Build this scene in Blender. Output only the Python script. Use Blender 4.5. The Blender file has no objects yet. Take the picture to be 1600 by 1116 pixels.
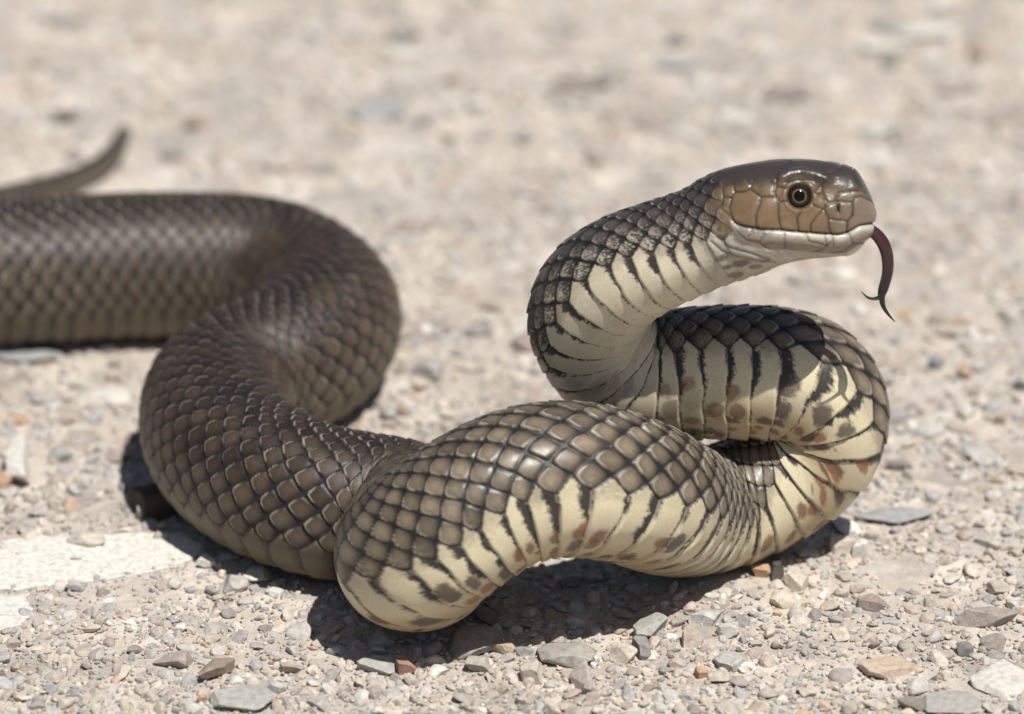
import bpy, math, random
import numpy as np

# ------------------------------------------------------------------ camera, sky, sun, exposure
sc = bpy.context.scene
U = 1.0 / 7500.0                      # one photograph pixel at the focus distance, in metres
DEL = math.radians(25.0)              # camera looks down by this much
DIST = 1.3                            # metres to the focus point
FP = DIST / U                         # focal length in photograph pixels
FWD = np.array([0, math.cos(DEL), -math.sin(DEL)])
UPV = np.array([0, math.sin(DEL), math.cos(DEL)])
RGT = np.array([1.0, 0, 0])
CAM = -DIST * FWD + UPV * (372 * U)
SUNV = np.array([0.275, -0.35, 1.0]); SUNV /= np.linalg.norm(SUNV)

cd = bpy.data.cameras.new('camera'); cam = bpy.data.objects.new('camera', cd)
sc.collection.objects.link(cam); sc.camera = cam
cam.location = CAM; cam.rotation_euler = (math.pi / 2 - DEL, 0, 0)
cd.sensor_width = 36.0; cd.lens = 36.0 * FP / 1600.0
cd.clip_start = 0.05; cd.clip_end = 200.0
cd.dof.use_dof = True; cd.dof.focus_distance = DIST - 0.018; cd.dof.aperture_fstop = 10.0

w = bpy.data.worlds.new('World'); sc.world = w; w.use_nodes = True
nt = w.node_tree; bg = nt.nodes['Background']
sky = nt.nodes.new('ShaderNodeTexSky'); sky.sky_type = 'NISHITA'; sky.sun_disc = False
sky.sun_elevation = math.asin(SUNV[2]); sky.sun_rotation = math.atan2(SUNV[0], SUNV[1])
nt.links.new(sky.outputs[0], bg.inputs[0]); bg.inputs[1].default_value = 0.05
sl = bpy.data.lights.new('sun', 'SUN'); sun = bpy.data.objects.new('sun', sl)
sc.collection.objects.link(sun); sl.energy = 5.0; sl.angle = math.radians(0.53); sl.color = (1.0, 0.965, 0.91)
from mathutils import Vector
sun.rotation_euler = Vector(SUNV).to_track_quat('Z', 'Y').to_euler()
sc.view_settings.view_transform = 'Standard'; sc.view_settings.look = 'None'
sc.view_settings.exposure = 0.0; sc.view_settings.gamma = 1.0

rng = np.random.default_rng(7)
random.seed(7)

# ------------------------------------------------------------------ pixel <-> world helpers
def ray(px, py):
    return FWD + RGT * ((px - 800) / FP) + UPV * ((558 - py) / FP)
def at_h(px, py, h=0.0):              # point on the horizontal plane z = h (metres)
    d = ray(px, py); t = (h - CAM[2]) / d[2]; return CAM + t * d
def at_y(px, py, y):                  # point on the upright plane y (metres)
    d = ray(px, py); t = (y - CAM[1]) / d[1]; return CAM + t * d
def project(P):
    q = P - CAM; z = q @ FWD
    return 800 + FP * (q @ RGT) / z, 558 - FP * (q @ UPV) / z

# ------------------------------------------------------------------ noise
def _h(ix, iy, iz):
    n = (ix * 374761393 + iy * 668265263 + iz * 2147483647) & 0xFFFFFFFF
    n = ((n ^ (n >> 13)) * 1274126177) & 0xFFFFFFFF
    n = ((n ^ (n >> 16)) * 2246822519) & 0xFFFFFFFF
    return ((n ^ (n >> 15)) & 0xFFFFFF) / float(0xFFFFFF)
def hash1(a, b=0, c=0):
    a = np.asarray(a).astype(np.int64); b = np.asarray(b).astype(np.int64); c = np.asarray(c).astype(np.int64)
    return _h(a, b, c)
def noise(x, y, z=0.0):
    x, y, z = np.broadcast_arrays(np.asarray(x, float), np.asarray(y, float), np.asarray(z, float))
    ix, iy, iz = np.floor(x).astype(np.int64), np.floor(y).astype(np.int64), np.floor(z).astype(np.int64)
    fx, fy, fz = x - ix, y - iy, z - iz
    fx = fx * fx * (3 - 2 * fx); fy = fy * fy * (3 - 2 * fy); fz = fz * fz * (3 - 2 * fz)
    r = 0
    for a in (0, 1):
        for b in (0, 1):
            for c in (0, 1):
                r = r + _h(ix + a, iy + b, iz + c) * (fx if a else 1 - fx) * (fy if b else 1 - fy) * (fz if c else 1 - fz)
    return r
def fbm(x, y, z=0.0, o=3):
    s = 0; a = 0.5; t = 0
    for k in range(o):
        s = s + a * noise(np.asarray(x) * 2 ** k + 17 * k, np.asarray(y) * 2 ** k + 5 * k, np.asarray(z) * 2 ** k); t += a; a *= 0.5
    return s / t
def sm(x, a, b):
    t = np.clip((x - a) / (b - a), 0, 1); return t * t * (3 - 2 * t)
def mix(a, b, f):
    f = np.asarray(f)[..., None]; return np.asarray(a) * (1 - f) + np.asarray(b) * f

# ------------------------------------------------------------------ mesh + material helpers
def link(o): sc.collection.objects.link(o); return o
def mesh_np(name, V, F, col=None, smooth=True, alpha=None):
    me = bpy.data.meshes.new(name)
    V = np.ascontiguousarray(V, dtype=np.float32); F = np.ascontiguousarray(F, dtype=np.int32)
    nf, k = F.shape
    me.vertices.add(len(V)); me.vertices.foreach_set('co', V.ravel())
    me.loops.add(nf * k); me.loops.foreach_set('vertex_index', F.ravel())
    me.polygons.add(nf); me.polygons.foreach_set('loop_start', np.arange(0, nf * k, k, dtype=np.int32))
    me.polygons.foreach_set('use_smooth', np.full(nf, smooth, dtype=bool))
    me.update(calc_edges=True)
    if col is not None:
        a = me.color_attributes.new('col', 'FLOAT_COLOR', 'POINT')
        c4 = np.ones((len(V), 4), np.float32); c4[:, :3] = col
        if alpha is not None: c4[:, 3] = alpha
        a.data.foreach_set('color', c4.ravel())
    me.validate()
    return me
def part(name, me, m, parent=None):
    o = link(bpy.data.objects.new(name, me))
    if m is not None and len(me.materials) == 0: me.materials.append(m)
    if parent is not None: o.parent = parent
    return o
def tag(o, label=None, cat=None, group=None, kind=None):
    if label: o['label'] = label
    if cat: o['category'] = cat
    if group: o['group'] = group
    if kind: o['kind'] = kind
    return o
class NM:
    def __init__(s, name, rough=0.5, spec=0.5):
        s.m = bpy.data.materials.new(name); s.m.use_nodes = True; s.t = s.m.node_tree
        s.b = s.t.nodes['Principled BSDF']; s.b.inputs['Roughness'].default_value = rough
        s.b.inputs['Specular IOR Level'].default_value = spec
    def n(s, typ, **kw):
        x = s.t.nodes.new(typ)
        for k, v in kw.items():
            if k in x.inputs.keys(): x.inputs[k].default_value = v
            else: setattr(x, k, v)
        return x
    def l(s, a, b): s.t.links.new(a, b)
    def ramp(s, fac, stops):
        r = s.n('ShaderNodeValToRGB'); e = r.color_ramp.elements
        while len(e) < len(stops): e.new(0.5)
        for i, (p, c) in enumerate(stops):
            e[i].position = p; e[i].color = (*c, 1) if len(c) == 3 else c
        s.l(fac, r.inputs[0]); return r.outputs[0]
    def mixc(s, typ, fac, a, b):
        x = s.n('ShaderNodeMix', data_type='RGBA', blend_type=typ)
        for i, v in ((0, fac), (6, a), (7, b)):
            if hasattr(v, 'links'): s.l(v, x.inputs[i])
            else: x.inputs[i].default_value = v if i == 0 else ((*v, 1) if len(v) == 3 else v)
        return x.outputs[2]

# ------------------------------------------------------------------ snake spine
# (px, py, mode, value, half height, half width, dorsal vector, ventral pitch)   modes: 'y' = depth in px, 'g' = lies on the ground
def dv(deg, x=0.0): a = math.radians(deg); return (x, math.sin(a), math.cos(a))
CP = [
 (1368, 337, 'y', 20,   4,   4, dv(17), 26),
 (1345, 333, 'y', 22,  60,  47, dv(17), 26),
 (1312, 329, 'y', 25,  70,  60, dv(17), 26),
 (1265, 327, 'y', 30,  75,  74, dv(18), 26),
 (1205, 333, 'y', 36,  80,  84, dv(20), 26),
 (1150, 350, 'y', 42,  85,  82, dv(25), 26),
 (1095, 374, 'y', 50,  80,  76, dv(34), 28),
 (1035, 397, 'y', 60,  83,  79, dv(42), 31),
 ( 975, 424, 'y', 76,  88,  84, dv(47, -.1), 33),
 ( 930, 462, 'y', 102,  92,  88, dv(52, -.5), 35),
 ( 920, 508, 'y', 132,  95,  92, dv(58, -.65), 36),
 ( 948, 552, 'y', 152,  97,  95, dv(62, -.35), 37),
 ( 990, 580, 'y', 158, 100,  98, dv(64, -.1), 38),
 (1080, 584, 'y', 160, 103, 101, dv(64), 37),
 (1180, 582, 'y', 160, 104, 102, dv(64), 38),
 (1250, 594, 'y', 162, 103, 101, dv(62, .2), 38),
 (1287, 640, 'y', 172, 101, 100, dv(60, .35), 39),
 (1272, 703, 'y', 172,  98,  97, dv(52, .2), 40),
 (1215, 752, 'y', 162,  98,  97, dv(40, .1), 41),
 (1130, 793, 'y', 130,  98,  97, dv(28), 41),
 (1066, 797, 'y',  66, 104, 103, dv(30), 42),
 (1026, 783, 'y', -18, 110, 109, dv(33), 43),
 ( 968, 762, 'y', -88, 114, 114, dv(36), 43),
 ( 885, 750, 'y',-128, 118, 118, dv(36), 41),
 ( 772, 778, 'y',-156, 119, 120, dv(30), 38),
 ( 652, 862, 'y',-162, 123, 123, dv(15), 17),
 ( 660, 838, 'y', -40, 120, 120, dv(8), 22),
 ( 628, 806, 'g',   0, 117, 118, dv(6), 31),
 ( 530, 789, 'g',   0, 117, 119, dv(4), 38),
 ( 430, 757, 'g',   0, 119, 121, dv(2), 37),
 ( 365, 712, 'g',   0, 120, 122, dv(2), 37),
 ( 338, 652, 'g',   0, 120, 122, dv(0), 34),
 ( 365, 602, 'g',   0, 120, 122, dv(0), 34),
 ( 430, 572, 'g',   0, 121, 123, dv(0), 34),
 ( 484, 540, 'g',   0, 121, 124, dv(0), 34),
 ( 508, 498, 'g',   0, 122, 125, dv(0), 34),
 ( 484, 455, 'g',   0, 120, 123, dv(0), 34),
 ( 420, 424, 'g',   0, 121, 124, dv(0), 34),
 ( 310, 414, 'g',   0, 121, 124, dv(0), 34),
 ( 170, 416, 'g',   0, 121, 124, dv(0), 34),
 (  30, 424, 'g',   0, 121, 124, dv(0), 34),
 (-130, 426, 'g',   0, 120, 122, dv(0), 34),
 (-300, 400, 'g',   0, 108, 110, dv(0), 34),
 (-390, 352, 'g',   0,  88,  90, dv(0), 32),
 (-330, 325, 'g',   0,  66,  66, dv(0), 40),
 (-180, 330, 'g',   0,  46,  46, dv(0), 34),
 ( -60, 330, 'g',   0,  33,  33, dv(0), 28),
 (  40, 307, 'g',   0,  26,  26, dv(0), 24),
 ( 110, 284, 'g',   0,  21,  21, dv(0), 20),
 ( 160, 257, 'g',   0,  19,  19, dv(0), 18),
 ( 184, 228, 'g',   0,  16,  16, dv(0), 16),
 ( 197, 203, 'g',   0,  12,  12, dv(0), 16),
]
pts = []
for (px, py, mode, val, rv, rl, d, P) in CP:
    pts.append(at_y(px, py, val * U) if mode == 'y' else at_h(px, py, (rv * 0.95) * U))
pts = np.array(pts)
CR = np.array([[c[4], c[5], c[7]] for c in CP], float); CD = np.array([c[6] for c in CP], float)

def nat_spline(t, y, tq):
    n = len(t); h = np.diff(t); A = np.zeros((n, n)); B = np.zeros((n, y.shape[1]))
    A[0, 0] = A[-1, -1] = 1
    for i in range(1, n - 1):
        A[i, i - 1] = h[i - 1]; A[i, i] = 2 * (h[i - 1] + h[i]); A[i, i + 1] = h[i]
        B[i] = 3 * ((y[i + 1] - y[i]) / h[i] - (y[i] - y[i - 1]) / h[i - 1])
    c = np.linalg.solve(A, B)
    k = np.clip(np.searchsorted(t, tq, side='right') - 1, 0, n - 2)
    b = (y[1:] - y[:-1]) / h[:, None] - h[:, None] * (2 * c[:-1] + c[1:]) / 3
    dd = (c[1:] - c[:-1]) / (3 * h[:, None]); x = (tq - t[k])[:, None]
    return y[k] + b[k] * x + c[k] * x ** 2 + dd[k] * x ** 3
def pchip(t, y, tq):
    h = np.diff(t); de = np.diff(y, axis=0) / h[:, None]
    m = np.zeros_like(y)
    ok = de[:-1] * de[1:] > 0
    w1 = (2 * h[1:] + h[:-1])[:, None]; w2 = (h[1:] + 2 * h[:-1])[:, None]
    with np.errstate(divide='ignore', invalid='ignore'):
        mm = (w1 + w2) / (w1 / de[:-1] + w2 / de[1:])
    m[1:-1] = np.where(ok, mm, 0); m[0] = de[0]; m[-1] = de[-1]
    k = np.clip(np.searchsorted(t, tq, side='right') - 1, 0, len(t) - 2)
    x = ((tq - t[k]) / h[k])[:, None]; hk = h[k][:, None]
    return ((1 + 2 * x) * (1 - x) ** 2) * y[k] + x * (1 - x) ** 2 * hk * m[k] + x * x * (3 - 2 * x) * y[k + 1] + x * x * (x - 1) * hk * m[k + 1]

tk = np.concatenate([[0], np.cumsum(np.linalg.norm(np.diff(pts, axis=0), axis=1))])
tf = np.linspace(0, tk[-1], 16000)
pf = nat_spline(tk, pts, tf)
# light smoothing of the path away from the head
for it in range(200):
    q = pf.copy(); q[1:-1] = 0.25 * pf[:-2] + 0.5 * pf[1:-1] + 0.25 * pf[2:]
    pf = q
sf = np.concatenate([[0], np.cumsum(np.linalg.norm(np.diff(pf, axis=0), axis=1))]) / U     # arc length in px
S_HEAD = float(np.interp(tk[5], tf, sf))
# stations along the snake, densest on the head
S_ARCH = float(np.interp(tk[28], tf, sf)); S_LEFT = float(np.interp(tk[40], tf, sf)); S_END = sf[-1]
st = [0.0]; s = 0.0
while s < S_END:
    if s < 20: d = 0.25 + 0.055 * s
    elif s < S_HEAD + 40: d = 1.35
    elif s < S_ARCH + 60: d = 1.95
    elif s < S_LEFT + 60: d = 2.7
    else: d = 5.0
    s += d; st.append(min(s, S_END))
S = np.array(st); NS = len(S); NV = 400
tS = np.interp(S, sf, tf)
C = np.stack([np.interp(S, sf, pf[:, i]) for i in range(3)], 1)
T = np.stack([np.interp(S, sf, np.gradient(pf[:, i], sf)) for i in range(3)], 1); T /= np.linalg.norm(T, axis=1)[:, None]
Tf = np.gradient(pf, sf, axis=0); Tf /= np.linalg.norm(Tf, axis=1)[:, None]
Kf = np.gradient(Tf, sf, axis=0)
for it in range(60): Kf[1:-1] = 0.25 * Kf[:-2] + 0.5 * Kf[1:-1] + 0.25 * Kf[2:]
K = np.stack([np.interp(S, sf, Kf[:, i]) for i in range(3)], 1)               # curvature vector per px
RP = pchip(tk, CR, tS); RV, RL, PIT = RP[:, 0], RP[:, 1], RP[:, 2]
DO = pchip(tk, CD, tS); DO -= T * np.sum(DO * T, 1)[:, None]; DO /= np.linalg.norm(DO, axis=1)[:, None]
LA = np.cross(T, DO); LA /= np.linalg.norm(LA, axis=1)[:, None]               # lateral
# blunt snout: half sizes close like an ellipse over the first px
SN = 42.0
near = S < SN
cap = np.sqrt(np.clip(1 - (1 - np.clip(S / SN, 0, 1)) ** 2.15, 0, 1))
rv0 = np.interp(SN, S, RV); rl0 = np.interp(SN, S, RL)
RV = np.where(near, rv0 * cap, RV); RL = np.where(near, rl0 * cap ** 0.95, RL)
tailcap = np.sqrt(np.clip((S_END - S) / 14.0, 0, 1)); RV = RV * np.minimum(1, tailcap + 0.02); RL = RL * np.minimum(1, tailcap + 0.02)

TH = np.linspace(0, 2 * np.pi, NV, endpoint=False)                            # 0 = dorsal midline
head = (1 - sm(S, S_HEAD - 26, S_HEAD + 16))                                  # 1 on the head, 0 on the body
nexp = 2.0 + 0.55 * head
ct, stn = np.cos(TH)[None, :], np.sin(TH)[None, :]
ex = (2 / nexp)[:, None]
yy = np.sign(ct) * np.abs(ct) ** ex; xx = np.sign(stn) * np.abs(stn) ** ex
xx = xx * (1 - 0.10 * head[:, None] * yy)                                    # head narrower on top
flat = (1 - head)[:, None]
yy = np.where(yy < -0.72, yy * (1 - 0.12 * flat) - 0.72 * 0.12 * flat, yy)     # flattened belly
OX = xx * RL[:, None]; OY = yy * RV[:, None]
off = DO[:, None, :] * OY[..., None] + LA[:, None, :] * OX[..., None]          # px
# inside of tight bends: squeeze so that sections never cross
kk = np.einsum('sc,svc->sv', K, off)
lim = np.where(kk > 0.55, 0.55 + 0.37 * np.tanh((kk - 0.55) / 0.37), kk)
kn = np.linalg.norm(K, axis=1) + 1e-9; Kh = K / kn[:, None]
off = off + Kh[:, None, :] * ((lim - kk) / kn[:, None])[..., None]
# the snout slopes back towards the crown
V = C[:, None, :] + off * U
V = V + T[:, None, :] * (0.40 * np.clip(OY - 4, 0, None) * np.exp(-(S / 34.0) ** 2)[:, None] * U)[..., None]
B0 = V.copy()
def grid_normals(V):
    ds = np.gradient(V, axis=0); dtv = np.roll(V, -1, 1) - np.roll(V, 1, 1)
    n = np.cross(dtv, ds); n /= (np.linalg.norm(n, axis=2)[..., None] + 1e-12)
    sgn = np.sign(np.sum(n * (V - C[:, None, :]), axis=2)); sgn[sgn == 0] = 1
    return n * sgn[..., None]
N = grid_normals(V)

# ------------------------------------------------------------------ scales
row = math.radians(10.8)                                                      # 17 dorsal rows, then the ventral shields
uS = np.concatenate([[0], np.cumsum(np.diff(S) / (0.5 * (PIT[1:] + PIT[:-1])))])   # scale index along the body, grows to the tail
phi = np.where(TH > np.pi, TH - 2 * np.pi, TH)                                # -pi..pi from the dorsal midline
ug = np.broadcast_to(uS[:, None], (NS, NV)); pv = 9.5 * row; tr = np.where(np.abs(phi) < pv, 9.5 * (np.abs(phi) / pv) ** 0.87, np.abs(phi) / row) * np.sign(phi); tg = np.broadcast_to(tr[None, :], (NS, NV))
wob = fbm(ug * 0.9, tg * 0.45, 3.0, 2) - 0.5
ug = ug + 0.24 * wob; tg = tg + 0.34 * (fbm(ug * 0.8 + 40, tg * 0.5, 8.0, 2) - 0.5)
tl = np.clip(tg, -10.0, 10.0)                                                   # past row 9 everything is ventral
F1 = np.full(ug.shape, 9.0); F2 = F1.copy(); RI = np.zeros(ug.shape, int); UI = np.zeros(ug.shape, int); W = np.zeros(ug.shape); DT = np.zeros(ug.shape)
j0 = np.floor(tl).astype(int)
for dj in (-1, 0, 1, 2):
    j = np.clip(j0 + dj, -10, 10)
    dup = (j0 + dj) != j
    o = 0.5 * (np.abs(j) % 2)
    i0 = np.floor(ug - o).astype(int)
    for di in (0, 1):
        i = i0 + di; du = ug - o - i; dt = tl - j
        # rounded free edge towards the tail, pointed base towards the head
        p = 1.33
        m = ((2 * np.abs(du)) ** p + np.abs(dt) ** p) ** (1 / p) + np.where(dup, 50, 0)
        closer = m < F1
        F2 = np.where(closer, F1, np.minimum(F2, m))
        F1 = np.where(closer, m, F1); RI = np.where(closer, j, RI); UI = np.where(closer, i, UI)
        W = np.where(closer, du, W); DT = np.where(closer, dt, DT)
E = F2 - F1                                                                   # 0 at a scale's border, 1 at its middle
vent = np.abs(RI) >= 10
bodyw = (1 - head)[:, None]                                                   # scale relief fades out on the head plates
r1 = hash1(UI, RI, 3); r2 = hash1(UI, RI, 9)
stretch = np.clip(1 - lim, 0.35, 1.6)                                          # skin pulled open outside a bend, bunched inside
thr0 = 0.90 - 0.16 * np.clip(stretch - 1.0, -0.25, 0.5) + 0.05 * (r1 - 0.5)
inner = np.where(W > 0, 1 - sm(F1, thr0 - 0.07, thr0 + 0.02), 1 - sm(F1, thr0 - 0.30, thr0 + 0.03))                                  # inside the rounded plate of a scale
hgt_d = inner * (0.62 + 1.15 * W + 0.55 * (r1 - 0.5) * W * 2 + 0.28 * (r2 - 0.5) * DT) + 0.14 * (1 - F1) * inner
# ventral shields: ramps that end in a free edge
du_v = W                                                                      # -0.5 head side, 0.5 tail side
lat = np.clip((np.abs(tg) - 9.0) / 3.0, 0, 1)
vedge = np.minimum(0.5 - np.abs(du_v), 0.5)
hgt_v = (0.25 + 0.75 * (du_v + 0.5)) * sm(0.5 - du_v, 0.0, 0.06) * sm(E, 0.0, 0.22) * 1.35
HS = np.where(vent, hgt_v, hgt_d)
amp = np.interp(S, [S_HEAD, S_HEAD + 300, S_ARCH, S_ARCH + 250], [0.09, 0.095, 0.11, 0.125])[:, None] * PIT[:, None] * bodyw * np.where(S[:, None] > S_END - 300, 0.4, 1.0)
# the skin bunches on the inside of a bend
disp = HS * amp

# ------------------------------------------------------------------ head plates, traced on the flank that faces the camera and mirrored
hs = np.where(S < S_HEAD + 110)[0]; h1 = hs[-1] + 1
Vh = V[:h1]; cl = np.sign(LA[0] @ np.array([0, -1.0, 0]))                     # which lateral side faces the camera
side = np.sign(np.sin(TH)) * cl
mirror = np.where(side >= 0, np.arange(NV), (-np.arange(NV)) % NV)
Vm = Vh[:, mirror, :]
hx, hy = project(Vm.reshape(-1, 3)); hx = hx.reshape(h1, NV); hy = hy.reshape(h1, NV)
def Z(pl): return [(1040 + x / 3.72, 220 + y / 3.72) for x, y in pl]
def pdist(polys, X, Y):
    D = np.full(X.shape, 1e3)
    for p in polys:
        for (a, b), (c, d) in zip(p[:-1], p[1:]):
            L2 = (c - a) ** 2 + (d - b) ** 2 + 1e-9
            t = np.clip(((X - a) * (c - a) + (Y - b) * (d - b)) / L2, 0, 1)
            D = np.minimum(D, np.hypot(X - a - t * (c - a), Y - b - t * (d - b)))
    return D
MOUTH = Z([(1240, 478), (1190, 482), (1130, 492), (1090, 515), (1050, 538), (1000, 546), (900, 540), (780, 530), (660, 518), (560, 515), (470, 500), (420, 485), (385, 462), (368, 432)])
PL = [Z(p) for p in [
 [(530, 515), (528, 440), (545, 380), (555, 328)], [(672, 518), (655, 440), (655, 360)], [(772, 528), (764, 455), (785, 405)],
 [(845, 535), (842, 490), (880, 440), (922, 398)], [(962, 542), (948, 500), (948, 455)], [(1050, 536), (1058, 468)],
 [(395, 462), (372, 400), (385, 330), (400, 300)], [(400, 300), (455, 298), (490, 278)], [(490, 278), (555, 328)], [(490, 278), (510, 235), (555, 180), (470, 185)],
 [(555, 328), (640, 325), (662, 356), (704, 352)], [(640, 262), (630, 305), (662, 356)], [(640, 262), (700, 278)], [(645, 212), (642, 262)], [(555, 180), (600, 225), (640, 262)],
 [(470, 185), (455, 215), (490, 250)], [(400, 300), (395, 240), (455, 200)], [(395, 240), (330, 270), (335, 330), (385, 330)], [(335, 330), (325, 400), (372, 432)],
 [(868, 300), (905, 312), (935, 352), (922, 398)], [(858, 372), (895, 392), (922, 398)],
 [(922, 398), (945, 365), (1000, 352), (1086, 360), (1088, 435), (1056, 468), (1000, 462), (948, 455), (922, 398)],
 [(1086, 360), (1102, 330), (1140, 320), (1205, 356)], [(1058, 468), (1080, 440), (1088, 400)],
 [(988, 350), (1008, 302), (1100, 288), (1180, 302), (1208, 350)], [(912, 225), (915, 300), (938, 352)], [(868, 300), (915, 250)],
 [(1105, 288), (1130, 275), (1180, 285)], [(912, 225), (1000, 220), (1110, 190), (1150, 200)],
 [(690, 212), (780, 194), (870, 205), (925, 228)], [(560, 180), (640, 205), (690, 212)], [(925, 228), (850, 235), (760, 235), (700, 245)],
 # chin shields and lower lip
 [(575, 540), (545, 590), (590, 628), (685, 635)], [(692, 540), (688, 635)], [(820, 545), (832, 580), (940, 605), (975, 565)], [(928, 548), (932, 590), (940, 605)],
 [(975, 550), (972, 605)], [(1066, 542), (1088, 598), (1180, 585)], [(940, 605), (880, 640), (780, 665)], [(1088, 598), (1030, 640), (940, 655)], [(545, 590), (470, 575), (420, 530), (405, 500)],
 [(685, 635), (760, 665), (880, 668)], [(500, 520), (480, 560)],
]]
# the shields on the crown, in plan: a = along the head (px from snout), c = across (px)
aa = np.broadcast_to(S[:h1, None], (h1, NV)); cc = np.abs(OX[:h1])
CROWN = [[(34, 0), (34, 26)], [(58, 0), (58, 30), (75, 44)], [(86, 0), (80, 20), (120, 28), (150, 40)], [(120, 28), (128, 12), (142, 0)], [(142, 0), (215, 0)], [(150, 40), (200, 48), (215, 26), (215, 0)], [(58, 0), (34, 0)]]
topw = sm(np.cos(TH)[None, :] * np.ones((h1, 1)), 0.45, 0.75)
Dp = pdist(PL, hx, hy); Dm = pdist([MOUTH], hx, hy); Dc = pdist(CROWN, aa, cc)
hw = head[:h1, None]
sidew = 1 - topw
inhead = np.maximum(hw, sm(hx, 1120, 1150) * (1 - sm(hy, 415, 430)))
HD = np.zeros((h1, NV))
myl = np.interp(hx, [p[0] for p in MOUTH][::-1], [p[1] for p in MOUTH][::-1]); inm_ = sm(hx, 1138, 1150)
gd = lambda D, wd: np.exp(-(D / wd) ** 2)
lowj = sm(hy - myl, -1, 2) * inm_
HD += hw * sidew * (-1.9 * gd(Dp, 1.5) + 1.3 * (1 - np.exp(-Dp / 5.0))) * (1 - 0.45 * lowj)
HD += hw * topw * (-1.6 * gd(Dc, 1.6) + 0.8 * (1 - np.exp(-Dc / 5.0)))
# mouth: a groove, the upper lip proud of the lower one
myl = np.interp(hx, [p[0] for p in MOUTH][::-1], [p[1] for p in MOUTH][::-1])
inm = sm(hx, 1138, 1150)
HD += hw * inm * (-4.2 * gd(Dm, 2.0)) 
HD += hw * inm * np.where(hy < myl, 0.4 * np.exp(-((myl - hy) / 14) ** 2), 3.4 * gd(hy - myl - 14, 10) - 1.0 * np.exp(-((hy - myl) / 5) ** 2))
# brow ridge over the eye, hollow in front of it, eye socket
BROW = [Z([(680, 222), (720, 200), (790, 190), (870, 205), (930, 232)])]
Db = pdist(BROW, hx, hy)
HD += hw * (8.0 * gd(Db, 7.5)) * sm(-(hy - 284), -6, 3)
EX, EY, ER = 1249.5, 307.0, 20.5
De = np.hypot(hx - EX, hy - EY)
HD += hw * sidew * (-9.0 * np.exp(-(De / 18.5) ** 6) + 2.2 * gd(De - 24, 4.0))
HD += hw * sidew * (-4.0 * gd(np.hypot((hx - 1292) / 1.3, hy - 300), 16))
NX, NY = 1310.0, 326.5
Dn = np.hypot((hx - NX) / 2.6, (hy - NY) / 9.5)
HD += hw * (-6.0 * np.exp(-Dn ** 3)) + hw * 2.0 * gd(np.hypot(hx - 1299, hy - 327), 9)
CREASE = [Z([(265, 585), (330, 640), (420, 672), (520, 695), (640, 710)]), Z([(300, 560), (380, 620), (480, 650), (600, 690)])]
Dj = pdist(CREASE, hx, hy)
HD -= 1.8 * gd(Dj, 2.2) * sm(hx, 1100, 1115)
HD -= hw * 0.35 * sm(noise(hx * 0.55, hy * 0.55, 3.0), 0.68, 0.9)
# jaw muscles swell behind the eye, the neck narrows behind the jaw
HD += 5.0 * hw * gd(np.hypot((hx - 1172) / 1.5, hy - 335), 26) * sidew
disp[:h1] += HD
# throat skin: fine folds
disp[:h1] += np.where(vent[:h1], 0.7 * (fbm(hx * 0.05 + hy * 0.02, hy * 0.16, 1.0, 3) - 0.5) * 2 * sm(hx, 1090, 1130) * (1 - sm(hx, 1210, 1260)), 0)
# skin wrinkles everywhere, very fine
V = V + N * (disp * U)[..., None]
low = (S > S_ARCH - 200)[:, None] & (V[..., 2] < 0.0)
V[..., 2] = np.where(low, V[..., 2] * 0.15, V[..., 2])
V[0] = V[0].mean(0); V[-1] = V[-1].mean(0)

# ------------------------------------------------------------------ colours of the skin
sg = np.broadcast_to(S[:, None], (NS, NV))
n1 = fbm(ug * 1.3, tg * 0.6, 5.0, 3); n2 = fbm(ug * 9, tg * 5, 2.0, 2); n3 = noise(ug * 26, tg * 13, 4.0)
S_NECK = float(np.interp(tk[9], tf, sf)); S_UP = float(np.interp(tk[13], tf, sf)); S_AL = float(np.interp(tk[26], tf, sf))
rear = sm(sg, S_AL - 40, S_AL + 150)
neckd = 1 - sm(sg, S_NECK - 60, S_UP + 200)
dor = mix(np.array([.148, .117, .082]), np.array([.056, .048, .042]), neckd)
dor = mix(dor, np.array([.068, .045, .029]), rear)
dor = dor * (0.66 + 0.68 * r1)[..., None] * (0.8 + 0.4 * n1)[..., None]
dor = dor * (0.9 + 0.2 * n2)[..., None]
backdark = 1 - 0.48 * np.exp(-(tg / 5.0) ** 2) * (1 - rear) - 0.70 * np.exp(-(tg / 5.5) ** 2) * rear
flank = sm(np.abs(tg), 5.5, 9.0) * rear
dor = mix(dor, np.array([.13, .108, .078]), flank * 0.65)
dor = dor * backdark[..., None]
skin = np.array([.012, .010, .012])
seam = sm(F1 + 0.06 * (n2 - 0.5), thr0 - 0.12, thr0)
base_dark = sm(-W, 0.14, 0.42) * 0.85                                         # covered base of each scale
rim_glint = sm(W, 0.10, 0.26) * sm(F1, thr0 - 0.24, thr0 - 0.14) * (1 - seam)  # pale free edge of a scale, with its glint painted into the colour
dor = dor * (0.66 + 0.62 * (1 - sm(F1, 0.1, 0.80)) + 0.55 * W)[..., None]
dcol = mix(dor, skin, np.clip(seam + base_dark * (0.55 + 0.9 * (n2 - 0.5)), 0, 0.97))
dcol = mix(dcol, np.array([.40, .35, .29]), rim_glint * 1.0 * (0.4 + 0.6 * r2))
# lowest rows on the neck and flank pick up cream
rowf = np.abs(tg); rowf = np.where(rowf < 9.5, rowf - 1.0, 8.5 + (rowf - 9.5) * 0.809)
pale = np.where(neckd > 0.3, sm(rowf, 5.0, 8.2), sm(rowf, 7.3, 8.6)) * (1 - rear) * sm(E, 0.2, 0.6) * (0.2 + 0.8 * neckd)
dcol = mix(dcol, np.array([.50, .45, .36]), pale * 0.85 * sm(W + 1.1 * (n3 - 0.5) + 0.8 * (n2 - 0.5), -0.05, 0.3))
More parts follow.
